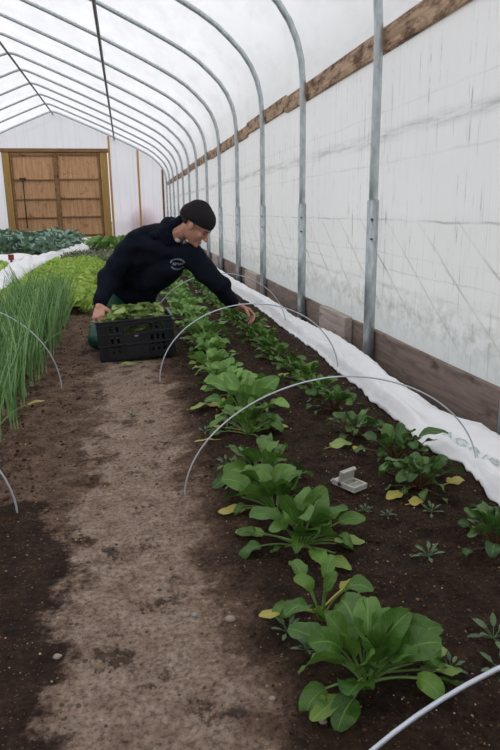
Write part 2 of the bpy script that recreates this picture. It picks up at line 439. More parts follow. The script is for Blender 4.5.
def end_wall(name, y, mat, hole=None):
    bm = bmesh.new()
    P = [(x, z) for x, z in FP]
    if hole:
        (hx0, hx1, hz) = hole
        top = lambda x: max(zz for zz in [interp(x)])
        def interp(x):
            for (a, b) in zip(P, P[1:]):
                if min(a[0], b[0]) <= x <= max(a[0], b[0]) and abs(a[0] - b[0]) > 1e-6 and max(a[1], b[1]) > 2.2:
                    return a[1] + (b[1] - a[1]) * (x - a[0]) / (b[0] - a[0])
            return 2.2
        R_ = [(x, z) for x, z in P if x > hx1 and x <= 1.74]
        L_ = [(x, z) for x, z in P if x < hx0]
        Mid = [(x, z) for x, z in P if hx0 <= x <= hx1]
        def poly(pts): bm.faces.new([bm.verts.new((x, y, z)) for x, z in pts])
        poly([(hx1, -.15)] + R_ + [(hx1, interp(hx1))])
        poly([(hx1, hz), (hx1, interp(hx1))] + Mid + [(hx0, interp(hx0)), (hx0, hz)])
        poly([(hx0, interp(hx0))] + L_ + [(hx0, -.15)])
    else:
        bm.faces.new([bm.verts.new((x, y, z)) for x, z in P])
    bmesh.ops.triangulate(bm, faces=bm.faces[:])
    o = new_obj(name, bm, mat); tag(o, kind='structure')
DX0, DX1, DZ = -4.36, -.52, 3.2
end_wall('wall_back', 26.22, M['film_end'], (DX0, DX1, DZ))
end_wall('wall_front', -3.02, M['film_end'])

# hoops
def make_hoop():
    root = empty('hoop_frame')
    bm = bmesh.new(); tube(bm, [(x, 0, z) for x, z in PROF if z > .9 or True][1:-1], .030, 12)
    new_obj('arch_pipe', bm, M['galv'], root)
    for sx in (1.66, 2 * RX - 1.66):
        bm = bmesh.new()
        tube(bm, [(sx, 0, -.3), (sx, 0, .4), (sx, 0, 1.055)], .040, 12)
        p = new_obj('ground_post', bm, M['galv_post'], root)
        for zz in (.93, .80):
            bm = bmesh.new()
            tube(bm, [(sx - .02, -.052, zz), (sx - .02, .04, zz)], .007, 6)
            new_obj('bolt', bm, M['bolt'], p)
    return root
ORD = ['nearest', 'second', 'third', 'fourth', 'fifth', 'sixth', 'seventh', 'eighth', 'ninth', 'tenth', 'eleventh', 'twelfth', 'thirteenth', 'fourteenth', 'fifteenth', 'sixteenth',
       'seventeenth', 'eighteenth', 'nineteenth', 'twentieth'] + ['twenty-' + s for s in ('first', 'second', 'third', 'fourth', 'fifth', 'sixth', 'seventh', 'eighth', 'ninth')] + ['thirtieth'] + \
      ['thirty-' + s for s in ('first', 'second', 'third', 'fourth', 'fifth', 'sixth', 'seventh', 'eighth', 'ninth')] + ['fortieth'] + ['forty-' + s for s in ('first', 'second', 'third', 'fourth', 'fifth')]
hoop0 = make_hoop()
for k in range(-1, 14):
    h = hoop0 if k == -1 else copy_tree(hoop0)
    h.location = (0, 4.24 + 1.82 * k + (.075 if k < 0 else 0), 0)
    if k == -1: lab = 'galvanised steel hoop whose post foot just shows at the right frame edge'
    elif k == 0: lab = 'galvanised steel hoop with the widest post, standing in front of the right wall'
    elif k == 13: lab = 'farthest galvanised steel hoop, set against the end wall'
    else: lab = 'galvanised steel hoop, %s full one along the right wall from the camera' % ORD[k]
    tag(h, lab, 'greenhouse hoop', 'galvanised steel hoops of the greenhouse')

def pipe(name, x, z, lab, y0=-1., y1=26.35, r=.022):
    bm = bmesh.new(); tube(bm, [(x, y0 + (y1 - y0) * i / 20, z) for i in range(21)], r, 8)
    o = new_obj(name, bm, M['purlin']); tag(o, lab, 'purlin pipe', 'roof purlins')
pipe('roof_purlin', RX, 4.56, 'long grey purlin pipe running under the ridge of the roof', r=.026)
pipe('roof_purlin', -.24, 3.68, 'long grey purlin pipe under the right slope of the roof', r=.026)
pipe('roof_purlin', 2 * RX + .24, 3.68, 'long grey purlin pipe under the left slope of the roof', r=.026)
# small hanging pipe ends near the end wall
# hip board and base board
def board(name, x0, x1, z0, z1, ya, yb, mat, kind=None, parent=None):
    bm = bmesh.new(); box(bm, (x0, ya, z0), (x1, yb, z1)); bevel_all(bm, .004)
    o = new_obj(name, bm, mat, parent)
    if kind: tag(o, kind=kind)
    return o
hb = empty('trim_1'); tag(hb, kind='structure')
for i, (a, b, dz) in enumerate([(-1., 6.9, 0.), (6.9, 9.1, .028), (9.1, 13., 0.), (13., 17.2, .02), (17.2, 21.5, 0.), (21.5, 26.1, .01)]):
    board('hip_board', 1.700, 1.738, 1.975 + dz, 2.125 + dz, a + .002, b - .002, M['hip'], parent=hb)
bb = empty('baseboard_right'); tag(bb, kind='structure')
for a, b, dz in [(-1., 4.72, 0.), (4.72, 8.25, -.004), (8.25, 11.9, .002), (11.9, 15.5, -.003), (15.5, 19.2, 0.), (19.2, 26.1, .002)]:
    board('base_plank', 1.705, 1.745, -.16, .155 + dz, a + .002, b - .002, M['base'], parent=bb)
for i, (a, b) in enumerate([(4.70, 5.38), (8.25, 9.05), (11.9, 12.6), (15.45, 16.15)]):
    bm = bmesh.new(); box(bm, (1.635, a, -.12), (1.703, b, .178)); bevel_all(bm, .004)
    o = new_obj('wooden_block', bm, M['block'])
    tag(o, 'short weathered wooden splice block on the base plank, %s one from the camera' % ORD[i], 'wooden block', 'splice blocks on the base plank')
board('baseboard_left', 2 * RX - 1.745, 2 * RX - 1.705, -.16, .155, -1., 26.1, M['base'], 'structure')

# end wall carpentry
def build_door():
    y = 26.02
    root = empty('door_1'); tag(root, kind='structure')
    def bx(name, lo, hi, mat, parent=root):
        bm = bmesh.new(); box(bm, lo, hi); bevel_all(bm, .008); return new_obj(name, bm, mat, parent)
    bx('frame_post', (DX0, y - .02, -.1), (DX0 + .26, y + .16, DZ), M['post'])
    bx('frame_post', (DX1 - .30, y - .02, -.1), (DX1 - .02, y + .16, DZ), M['post'])
    bx('frame_header', (DX0 - .1, y - .06, DZ), (DX1 + .04, y + .16, DZ + .13), M['rail'])
    a0, a1 = DX0 + .28, DX1 - .32; mid = (a0 + a1) / 2
    for i, (p, q) in enumerate([(a0, mid - .02), (mid + .02, a1)]):
        d = bx('door_leaf', (p, y + .06, .05), (q, y + .09, DZ - .01), M['ply'])
        for zz in (.12, .80, 1.48, 2.18, DZ - .14):
            z0 = zz + (.02 if i else 0)
            bx('cross_rail', (p + .04, y + .0, z0), (q - .04, y + .06, z0 + .055), M['rail'], d)
        for xx in (p, q - .07):
            bx('door_stile', (xx, y + .0, .05), (xx + .07, y + .062, DZ - .06), M['rail'], d)
    bx('backing_board', (DX0 + .2, y + .10, -.05), (DX1 - .2, y + .12, DZ + .02), M['ply'])
    bx('centre_post', (mid - .05, y - .01, .05), (mid + .05, y + .05, DZ - .05), M['rail'])
    bm = bmesh.new(); xx = DX0 + .68
    tube(bm, [(xx, y - .05, .45), (xx, y - .05, 2.25)], .022, 8); box(bm, (xx - .12, y - .08, 2.22), (xx + .12, y - .02, 2.28))
    r = new_obj('latch_rod', bm, M['rust'], root); r['label'] = 'dark metal rod with a short T bar on the left door'
build_door()
trim = empty('trim_2'); tag(trim, kind='structure')
def topz(x):
    for a, b in zip(HALF, HALF[1:]):
        if min(a[0], b[0]) <= x <= max(a[0], b[0]) and abs(a[0] - b[0]) > 1e-6 and a[1] > 1.9: return a[1] + (b[1] - a[1]) * (x - a[0]) / (b[0] - a[0])
    return 2.3
for xx in (-.46, .60, 1.52):
    w = .04
    board('end_stud', xx - w, xx + w, -.1, topz(xx) - .05, 26.1, 26.17, M['stud'] if xx < 1.4 else M['rail'], parent=trim)
# pink wrapped heap outside behind the end film
bm = bmesh.new(); bmesh.ops.create_icosphere(bm, subdivisions=3, radius=1)
for v in bm.verts: v.co *= 1 + .2 * noise.noise(v.co * 1.5)
for f in bm.faces: f.smooth = True
o = new_obj('tarp_heap', bm, M['pinkwrap']); o.location = (.75, 26.75, .55); o.scale = (.55, .35, .6)
tag(o, 'blurred pink heap outside, seen through the end wall film', 'tarp heap')

# ------------------------------------------------------------------ row cover cloth on the right
def cloth_z(x, y, u):
    t = terr(x, y)
    # u across 0 (bed edge) .. 1 (wall)
    e = smoothstep(0, .16, u) * (1 - .55 * smoothstep(.84, 1, u))
    long = noise.noise(V((u * 3.2 + .35 * math.sin(y * .9), y * .42, 5.)))
    fold = .5 + .5 * math.sin(u * 11 + 2.6 * noise.noise(V((y * .55, 2., 0))) + 1.2 * noise.noise(V((u * 3, y * 1.9, 1.))))
    k = smoothstep(1.75, 2.0, y) * (1 - smoothstep(2.5, 2.75, y))
    if k > 0: return (1 - k) * (t + .012 + e * (.04 + .046 * fold + .05 * long) + .035 * e * smoothstep(.3, 1., u)) + k * (t + .012 + e * (.035 + .012 * fold + .01 * long) + .11 * smoothstep(.1, 1., u) * e)
    return t + .012 + e * (.040 + .046 * fold + .05 * long + .014 * noise.noise(V((u * 8, y * 7, 2)))) + .035 * e * smoothstep(.3, 1., u)
LE = [(.2, 1.17), (1.6, 1.19), (1.85, 1.185), (2.0, 1.22), (2.15, 1.25), (2.3, 1.20), (2.45, 1.195), (2.7, 1.21), (3.3, 1.235), (3.8, 1.25), (4.4, 1.31), (5.0, 1.285), (6.3, 1.31), (7.4, 1.275), (9.5, 1.30), (12, 1.30), (16, 1.33)]
RE = [(.2, 1.58), (2.0, 1.585), (2.5, 1.60), (3.0, 1.585), (3.6, 1.60), (4.5, 1.625), (5.5, 1.60), (7.0, 1.59), (9.0, 1.60), (12, 1.6), (16, 1.61)]
def lerp_tab(T, y):
    for a, b in zip(T, T[1:]):
        if y <= b[0]:
            t = (y - a[0]) / (b[0] - a[0]); t = max(0, t); return a[1] + (b[1] - a[1]) * t
    return T[-1][1]
def cover_uv(x, y):
    l = lerp_tab(LE, y) + .030 * noise.noise(V((y * 2.8, 0, 9))); r = lerp_tab(RE, y); return (x - l) / (r - l)
def build_cover():
    ys = []; y = .9
    while y < 15: ys.append(y); y += .025 if y < 6 else .06
    nu = 30; vs = []; fs = []
    for y in ys:
        l = lerp_tab(LE, y) + .030 * noise.noise(V((y * 2.8, 0, 9))); r = lerp_tab(RE, y)
        for i in range(nu + 1):
            u = i / nu; x = l + (r - l) * u
            vs.append((x, y, cloth_z(x, y, u)))
    n = nu + 1
    for j in range(len(ys) - 1):
        for i in range(nu): fs.append((j * n + i, j * n + i + 1, (j + 1) * n + i + 1, (j + 1) * n + i))
    me = bpy.data.meshes.new('row_cover'); me.from_pydata(vs, [], fs)
    o = new_obj('row_cover', me, M['cloth'], smooth=True)
    m = o.modifiers.new('th', 'SOLIDIFY'); m.thickness = .008; m.offset = -1
    return o, vs, fs
cover, cvs, cfs = build_cover()
tag(cover, 'long bunched white fabric row cover lying along the foot of the right wall', 'row cover', 'white fabric row covers')
bvh = BVHTree.FromPolygons([V(v) for v in cvs], cfs)
def build_print():
    # printed capitals running down the cover
    cu = bpy.data.curves.new('txt', 'FONT'); cu.body = 'AGRIB'; cu.size = .125; cu.extrude = 0; cu.resolution_u = 3; cu.space_character = 1.12
    to = bpy.data.objects.new('txt', cu); COL.objects.link(to)
    dg = bpy.context.evaluated_depsgraph_get(); me = bpy.data.meshes.new_from_object(to.evaluated_get(dg))
    bpy.data.objects.remove(to)
    bm = bmesh.new(); bm.from_mesh(me)
    bmesh.ops.triangulate(bm, faces=bm.faces[:])
    for _ in range(5):
        lg = [e for e in bm.edges if e.calc_length() > .011]
        if not lg: break
        bmesh.ops.subdivide_edges(bm, edges=lg, cuts=1); bmesh.ops.triangulate(bm, faces=bm.faces[:])
    out = bmesh.new()
    for v in bm.verts:
        x = 1.268 + v.co.y * .66 + .13 * v.co.x; y = 2.375 - v.co.x * .95 + v.co.y * .72
        hit = bvh.ray_cast(V((x, y, 1)), V((0, 0, -1)))
        z = hit[0].z if hit[0] else .02
        v.co = V((x, y, z + .004))
    out.free()
    o = new_obj('printed_lettering', bm, M['print'], cover); o['label'] = 'pale green printed capital letters'
build_print()

# cloth strips on the left far side
def strip(name, path, lab, w=.22, h=.14, seed=0):
    vs = []; fs = []; n = 15
    P = []
    for (a, b) in zip(path, path[1:]):
        m = max(2, int((V(b) - V(a)).length / .12))
        for k in range(m): P.append(V(a).lerp(V(b), k / m))
    P.append(V(path[-1]))
    for _ in range(6):
        P = [P[0]] + [(P[i - 1] + P[i] * 2 + P[i + 1]) / 4 for i in range(1, len(P) - 1)] + [P[-1]]
    for j, p in enumerate(P):
        t = (P[min(j + 1, len(P) - 1)] - P[max(j - 1, 0)]).normalized(); s = V((-t.y, t.x))
        for i in range(n):
            u = i / (n - 1) * 2 - 1; q = p + s * u * w * (1 + .25 * noise.noise(V((j * .2, seed, 0))))
            z = (1 - u * u) ** .6 * h * (.75 + .35 * noise.noise(V((j * .35, u * 1.5, seed)))) + .02 * noise.noise(V((j * .6, u * 5, seed))) * (1 - u * u)
            vs.append((q.x, q.y, terr(q.x, q.y) + z + .004))
    for j in range(len(P) - 1):
        for i in range(n - 1): fs.append((j * n + i, j * n + i + 1, (j + 1) * n + i + 1, (j + 1) * n + i))
    me = bpy.data.meshes.new(name); me.from_pydata(vs, [], fs); o = new_obj(name, me, M['cloth'], smooth=True)
    m = o.modifiers.new('th', 'SOLIDIFY'); m.thickness = .01; m.offset = -1
    tag(o, lab, 'row cover', 'white fabric row covers')
strip('row_cover', [(-1.30, 22.8), (-1.25, 20), (-1.22, 17.5), (-1.32, 15.2), (-1.62, 13.8), (-1.78, 12.4), (-1.78, 10.5), (-1.72, 9.2), (-1.66, 7.6)], 'white fabric row cover bunched in a curve between kale and lettuce', .23, .23, 1)
strip('row_cover', [(-1.86, 13.1), (-2.1, 13.3), (-2.45, 13.45), (-2.9, 13.6), (-3.6, 13.8)], 'short white fabric row cover crossing in front of the kale bed', .34, .24, 5)

# ------------------------------------------------------------------ wire hoops
def wire(name, y, zs, xa, xb, h, lab, skew=0.0, r=.0036, sh=2.2, dy=0.):
    pts = []
    for i in range(41):
        a = PI * i / 40
        x = (xa + xb) / 2 - (xb - xa) / 2 * math.copysign(abs(math.cos(a)) ** (2 / sh), math.cos(a))
        z = h * math.sin(a) ** (2 / sh) if math.sin(a) > 0 else 0
        pts.append((x + skew * z, y + dy * i / 40, z))
    pts[0] = (pts[0][0], y, -.08); pts[-1] = (pts[-1][0], y + dy, -.16)
    bm = bmesh.new(); tube(bm, pts, r, 6); o = new_obj(name, bm, M['wire'])
    tag(o, lab, 'wire hoop', 'thin wire hoops over the beds'); return o
wire('wire_hoop', .69, 0, .152, 1.30, .413, 'thin wire hoop cutting across the bottom right corner', sh=1.9)
wire('wire_hoop', 2.13, 0, .152, 1.30, .413, 'thin wire hoop arching over the bed beside the grey plastic trap', sh=1.9, r=.0031)
wire('wire_hoop', 3.75, 0, .146, 1.27, .455, 'thin wire hoop arching over the bed in front of the reaching hand', sh=2.0, r=.0038)
wire('wire_hoop', 5.36, 0, .16, 1.33, .49, 'thin wire hoop over the bed behind the reaching hand', sh=2.0)
wire('wire_hoop', 2.10, 0, -1.55, -.421, .45, 'thin wire hoop whose end dips into soil at the left frame edge', sh=2.0)
wire('wire_hoop', 3.72, 0, -1.55, -.422, .53, 'thin wire hoop arching over the green onions', sh=2.0)

# ------------------------------------------------------------------ leaves
def leaf(bm, base, az, el, L, W, curl=.8, cup=.25, ruffle=.1, roll=0., nl=6, nw=4, mi=0, rnd=random, tip=1.0, notch=.55):
    """blade starting at base, heading azimuth az and elevation el, bending down by curl"""
    p = V(base); e = el; rows = []; step = L / nl
    ph = rnd.random() * 9
    side0 = V((-math.sin(az), math.cos(az), 0))
    for i in range(nl + 1):
        t = i / nl
        d = V((math.cos(az) * math.cos(e), math.sin(az) * math.cos(e), math.sin(e)))
        up = side0.cross(d) * -1
        side = (Matrix.Rotation(roll, 3, d) @ side0); upr = Matrix.Rotation(roll, 3, d) @ up
        w = W * .5 * max(0, math.sin(PI * (.04 + .93 * t) ** .85)) ** .55 if t < 1 else W * .12
        w = max(w, W * .05)
        row = []
        for k in range(nw + 1):
            s = k / nw * 2 - 1
            hgt = cup * w * abs(s) ** 1.3 + ruffle * w * math.sin(ph + t * 9 + s * 2.5) * abs(s) + (.11 * w * noise.noise(V((s * 2.6 + ph, t * 6, ph))) if nw > 3 else 0)
            row.append(bm.verts.new(p + side * s * w + upr * hgt))
        rows.append(row)
        p = p + d * step; e -= curl / nl
    uvl = bm.loops.layers.uv.verify()
    for i, (a, b) in enumerate(zip(rows, rows[1:])):
        for k in range(nw):
            f = bm.faces.new((a[k], a[k + 1], b[k + 1], b[k])); f.material_index = mi; f.smooth = True
            for lp, (uu, vv) in zip(f.loops, ((k, i), (k + 1, i), (k + 1, i + 1), (k, i + 1))): lp[uvl].uv = (uu / nw, vv / nl + .001)
    return p

def stem_curve(base, az, el, L, curl, n=4):
    p = V(base); pts = [p.copy()]; e = el
    for i in range(n):
        d = V((math.cos(az) * math.cos(e), math.sin(az) * math.cos(e), math.sin(e))); p = p + d * L / n; pts.append(p.copy()); e -= curl / n
    return pts, e

def leafy_plant(name, seed, n=18, size=.2, mats=('leaf', 'stalk'), yellow=1, wide=.62, far=False, spread=1., stalk_r=.0032, bias=None, lf=.86):
    rnd = random.Random(seed)
    root = empty(name)
    bl = bmesh.new(); st = bmesh.new(); ye = bmesh.new()
    for i in range(n):
        f = i / max(1, n - 1)                       # 0 inner .. 1 outer
        az = i * 2.399 + rnd.uniform(-.35, .35)
        if bias is not None and f > .4 and rnd.random() < .3: az = bias + rnd.uniform(-.5, .5)
        el = (1.50 - 1.15 * f ** 1.25 * spread) + rnd.uniform(-.16, .16)
        pl = size * (.40 + .30 * f) * rnd.uniform(.7, 1.2)
        L = lf * size * (.42 + .22 * math.sin(PI * min(1, f + .2))) * rnd.uniform(.7, 1.2)
        off = .012 * size / .2
        b = V((math.cos(az) * off, math.sin(az) * off, -.004))
        pts, e = stem_curve(b, az, el, pl, .25 + .25 * f)
        if not far or True: tube(st, pts, [stalk_r * (1.25 - .5 * q / 4) * size / .2 for q in range(5)], 5, cap=False)
        leaf(bl, pts[-1], az + rnd.uniform(-.2, .2), e + .1, L, L * wide * rnd.uniform(.85, 1.15), rnd.uniform(.3, 2.0), .22, .26, rnd.uniform(-.9, .9), 8 if not far else 5, 6 if not far else 4, rnd=rnd)
    for i in range(yellow):
        az = rnd.random() * 6.28 if bias is None else bias + rnd.uniform(-.8, .8) + PI * (i % 2)
        pts, e = stem_curve((0, 0, .006), az, .20, size * rnd.uniform(.5, .68), .25)
        tube(ye, pts, .0028, 5, cap=False)
        leaf(ye, pts[-1], az, .0, size * .48, size * .28, .1, .12, .2, rnd.uniform(-.3, .3), rnd=rnd)
    new_obj('foliage', bl, M[mats[0]], root); new_obj('stalks', st, M[mats[1]], root)
    if yellow:
        y = new_obj('yellowed_leaf', ye, M['palegreen' if seed % 2 else 'yellow'], root); y['label'] = 'wilted yellowing outer leaves lying on the soil'
    return root

def put(o, x, y, rz=0, s=1., lab=None, cat=None, grp=None, dz=0):
    o.location = (x, y, terr(x, y) + dz); o.rotation_euler = (0, 0, rz); o.scale = (s, s, s); tag(o, lab, cat, grp); return o

R1 = 'spinach plants in the row beside the path'
R2 = 'leafy plants in the row beside the white cover'
near = [
    (leafy_plant('spinach_plant', 11, 32, .185, yellow=3, bias=-.2, wide=.7), .450, 1.095, .3, 1., 'large dark green spinach plant in the foreground, nearest to the camera'),
    (leafy_plant('spinach_plant', 12, 11, .15, yellow=2, bias=2.8), .425, 1.345, .3, 1., 'small spinach plant just behind the nearest large one'),
    (leafy_plant('spinach_plant', 13, 27, .19, yellow=3, bias=-.4), .470, 1.70, 0, 1., 'spinach plant with pale splayed lower leaves, left and below the grey trap'),
    (leafy_plant('spinach_plant', 14, 28, .185, yellow=1, bias=2.6), .445, 1.93, 0, 1., 'bushy spinach plant level with the grey trap, middle of its clump'),
    (leafy_plant('spinach_plant', 15, 27, .18, yellow=1), .450, 2.20, 0, 1., 'spinach plant at the back of the clump near the grey trap'),
    (leafy_plant('spinach_plant', 16, 26, .185, yellow=2, bias=.2), .500, 2.72, 0, 1., 'spinach plant standing alone just beyond the wire hoop end'),
]
for o, x, y, rz, s, lab in near: put(o, x, y, rz, s, lab, 'spinach plant', R1)
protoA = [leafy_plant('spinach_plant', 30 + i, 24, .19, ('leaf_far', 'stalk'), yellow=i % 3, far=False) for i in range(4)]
usedA = [False] * 4
rnd = random.Random(5); y = 3.0; cnt = 6
while y < 13.5:
    i = rnd.randrange(4)
    o = protoA[i] if not usedA[i] else copy_tree(protoA[i]); usedA[i] = True
    put(o, .51 + .035 * min(1, (y - 3)) + rnd.uniform(-.03, .03), y, rnd.random() * 6.28, rnd.uniform(.92, 1.2),
        'green spinach plant, %s in the row beside the path from the camera' % ORD[cnt], 'spinach plant', R1)
    cnt += 1; y += rnd.uniform(.27, .34) if y < 9 else .42

nearB = [
    (leafy_plant('spinach_plant', 51, 30, .155, ('leaf_dark', 'stalk_red'), 0, .75, lf=.66), 1.035, 1.55, 0, 1., 'dark leafy plant cut by the right frame edge below the cover'),
    (leafy_plant('spinach_plant', 52, 36, .165, ('leaf_dark', 'stalk_red'), 1, .72, lf=.66), .995, 2.00, 0, 1., 'dark leafy plant right of the grey trap, in front of the cover'),
    (leafy_plant('spinach_plant', 53, 34, .165, ('leaf_dark', 'stalk_red'), 0, .72, bias=0., lf=.7), 1.03, 2.28, 0, 1., 'dark leafy plant with one long leaf lying over the white cover'),
    (leafy_plant('spinach_plant', 54, 30, .15, ('leaf_dark', 'stalk_red'), 1, .72, lf=.66), .96, 2.56, 0, 1., 'dark red-stalked plant behind the fallen pale leaf'),
    (leafy_plant('spinach_plant', 55, 34, .16, ('leaf_dark', 'stalk_red'), 0, .72, lf=.66), .985, 2.95, 0, 1., 'dark bushy plant under the right half of the near wire hoop'),
]
bm = bmesh.new(); r_ = random.Random(2); pts, e = stem_curve((0, 0, 0), -.25, .95, .13, .35); tube(bm, pts, .003, 5, cap=False)
leaf(bm, pts[-1], -.25, e, .12, .05, 1.1, .25, .2, .2, 8, 6, rnd=r_)
new_obj('long_leaf', bm, M['leaf_dark'], nearB[2][0])['label'] = 'long leaf reaching over the cover'
for o, x, y, rz, s, lab in nearB: put(o, x, y, rz, s, lab, 'leafy plant', R2)
protoB = [leafy_plant('spinach_plant', 60 + i, 28, .155, ('leaf', 'stalk'), yellow=i % 2 + 1, wide=.72, lf=.7) for i in range(3)]
usedB = [False] * 3; y = 3.22; cnt = 5
while y < 12.5:
    i = rnd.randrange(3)
    o = protoB[i] if not usedB[i] else copy_tree(protoB[i]); usedB[i] = True
    put(o, .975 - .02 * min(1, (y - 3) / 2) + rnd.uniform(-.04, .04), y, rnd.random() * 6.28, rnd.uniform(.85, 1.15),
        'low green leafy plant, %s in the row beside the white cover' % ORD[cnt], 'leafy plant', R2)
    cnt += 1; y += rnd.uniform(.24, .32) if y < 9 else .4
# green plants far away in front of the end wall
i = 0
for yy in (18.2, 19.6, 21.0):
    for k in range(5):
        xx = -1.05 + .42 * k
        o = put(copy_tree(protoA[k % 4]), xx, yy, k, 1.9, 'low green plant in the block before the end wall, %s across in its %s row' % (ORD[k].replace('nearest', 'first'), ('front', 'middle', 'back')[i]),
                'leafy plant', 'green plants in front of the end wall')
    i += 1

# weeds
def weed_proto(seed, n, s):
    rnd = random.Random(seed); bm = bmesh.new()
    for i in range(n):
        az = i * 2.399; el = 1.1 - .9 * i / n
        pts, e = stem_curve((0, 0, 0), az, el, s * .4, .3, 2)
        tube(bm, pts, .0012, 4, cap=False)
        leaf(bm, pts[-1], az, e, s * .45, s * .2, .4, .2, .1, 0, 3, 2, rnd=rnd)
    return bm
WG = 'tiny weed seedlings on the bed'
weeds = [(.325, 1.292, .055, 'small pale weed rosette left of the second spinach plant'),
         (.352, 1.213, .050, 'small weed rosette between the path and the nearest spinach plant'),
         (.795, 1.17, .075, 'larger grey-green weed rosette at the right frame edge'),
         (.755, 1.075, .07, 'weed rosette at the right frame edge just above the wire'),
         (.640, 1.085, .045, 'tiny weed right of the nearest spinach plant'),
         (.807, 1.535, .06, 'flat weed rosette below the right row of plants'),
         (.953, 1.81, .05, 'weed rosette beside the fallen yellow leaf'),
         (.735, 1.85, .035, 'tiny weed just below the grey trap'),
         (.795, 1.81, .035, 'tiny upright weed below and right of the grey trap'),
         (.405, 2.75, .06, 'weed beside the solitary spinach plant beyond the wire'),
         (.30, 2.76, .05, 'tiny weed at the path edge beyond the wire end'),
         (-.02, 3.10, .05, 'tiny flattened weed growing on the path'),
         (.34, 2.36, .06, 'weed on the path side of the middle spinach clump')]
for i, (x, y, s, lab) in enumerate(weeds):
    o = new_obj('weed_seedling', weed_proto(i, 10, s), M['weed']); put(o, x, y, i * 1.3, 1, lab, 'weed', WG)
# fallen leaves
def fallen(x, y, L, W, az, mat, lab, curl=.1):
    bm = bmesh.new(); r_ = random.Random(int(x * 1000)); pts, e = stem_curve((0, 0, .01), az + PI, .0, L * .35, .2, 3); tube(bm, pts, .0018, 5)
    leaf(bm, (0, 0, .012), az, .12, L, W, curl + .15, .2, .22, .1, 8, 6, rnd=r_)
    o = new_obj('fallen_leaf', bm, M[mat]); put(o, x, y, 0, 1, lab, 'fallen leaf', 'fallen leaves on the soil')
fallen(.80, 2.43, .10, .07, .25, 'palegreen', 'big pale green fallen leaf lying above the grey trap')
fallen(.905, 1.875, .055, .05, .1, 'yellow', 'bright yellow fallen leaf below the right row of plants')
fallen(1.09, 1.96, .07, .05, .2, 'yellow', 'yellow-green fallen leaf near the lower edge of the white cover')
fallen(.88, 2.34, .05, .04, 1.2, 'yellow', 'small yellowed leaf at the foot of the red-stalked plant')
fallen(.60, 1.17, .05, .035, -.5, 'yellow', 'small yellow leaf at the base of the nearest spinach plant') if False else None
fallen(-.56, 3.34, .10, .03, .6, 'yellow', 'withered yellow leaf at the edge of the onion bed')
fallen(.33, 2.66, .09, .025, 3.3, 'yellow', 'yellow shrivelled leaf on the path side of the solitary spinach')
fallen(-.09, 4.20, .10, .05, .1, 'palegreen', 'loose green leaf dropped on the path in front of the crate')
fallen(.60, 3.50, .12, .06, -.2, 'palegreen', 'pale splayed leaf lying between the two rows')
fallen(.36, 3.12, .13, .05, 3.9, 'palegreen', 'pale leaf splayed toward the path by the third plant clump')

# ------------------------------------------------------------------ green onions
def onion_proto(seed):
    rnd = random.Random(seed); root = empty('green_onion')
    bm = bmesh.new(); bw = bmesh.new()
    for q in range(3):
        bx_, by_ = rnd.uniform(-.022, .022), rnd.uniform(-.03, .03)
        tube(bw, [(bx_, by_, -.02), (bx_, by_, .05)], [.0045, .0038], 6, cap=False)
        for i in range(3):
            az = rnd.random() * 6.28; lean = rnd.uniform(.02, .18); L = rnd.uniform(.30, .50)
            if rnd.random() < .1: lean = rnd.uniform(.35, .6)
            el = PI / 2 - lean; p = V((bx_, by_, .045)); pts = [p.copy()]; e = el
            for s in range(5):
                d = V((math.cos(az) * math.cos(e), math.sin(az) * math.cos(e), math.sin(e))); p = p + d * L / 5; pts.append(p.copy()); e -= rnd.uniform(0, .13) + lean * .12
            tube(bm, pts, [.0034, .0042, .0042, .0036, .0024, .0006], 5, cap=False)
    new_obj('leaf_blades', bm, M['onion'], root); new_obj('white_shank', bw, M['onion_w'], root)
    return root
op = [onion_proto(i) for i in range(6)]; used = [False] * 6
rnd = random.Random(8); n = 0
for j in range(36):
    yy = 2.62 + j * .105
    for c in range(9 if j < 24 else 5):
        xx = -.595 - c * .095
        if xx < -.245 * yy + .0: continue        # left of the frame
        if rnd.random() < .2 + .07 * c: continue
        i = rnd.randrange(6); o = op[i] if not used[i] else copy_tree(op[i]); used[i] = True
        put(o, xx + rnd.uniform(-.02, .02), yy + rnd.uniform(-.03, .03), rnd.random() * 6.28, rnd.uniform(.82, 1.12),
            'clump of upright green onions in the dense bed left of the path', 'green onion', 'green onions in the bed left of the path', dz=-.005); n += 1

# lettuce (uncountable frilly leaves)
def stuff_leaves(name, N, region, mat, lab, cat, hfun, L, seed, frill=.4, curl=(.3, 1.3), el=(.3, 1.4), wr=.8, nl=3, nw=2):
    rnd = random.Random(seed); bm = bmesh.new()
    for _ in range(N):
        x, y = region(rnd)
        h = hfun(x, y) * rnd.uniform(.45, 1.)
        l = L * rnd.uniform(.6, 1.2)
        leaf(bm, (x, y, h), rnd.random() * 6.28, rnd.uniform(*el), l, l * wr, rnd.uniform(*curl), .3, frill, rnd.uniform(-.6, .6), nl, nw, rnd=rnd)
    o = new_obj(name, bm, M[mat]); tag(o, lab, cat, kind='stuff'); return o
def rl(r):
    while True:
        x = r.uniform(-1.46, -.42); y = 5.2 + 7.1 * r.random()
        if y < 6.5 and x > -1.02: continue
        if y < 6 and x > -.9 + .0: 
            if r.random() < .6: continue
        return x, y
stuff_leaves('lettuce_bed', 14000, rl, 'lettuce', 'dense bed of frilly light green lettuce between onions and white cover', 'lettuce', lambda x, y: .17 + .03 * noise.noise(V((x * 3, y * 2, 0))) - .10 * smoothstep(-.55, -.42, x) - .08 * smoothstep(-1.25, -1.46, x), .068, 4, frill=.6, nl=2, wr=1.)
stuff_leaves('seedling_strip', 1500, lambda r: (r.uniform(-1.3, -.25), r.uniform(12.9, 15.2)), 'sprout', 'strip of thin grey-green seedlings behind the lettuce bed', 'seedlings', lambda x, y: .08, .14, 9, frill=.1, el=(.8, 1.5), wr=.22)
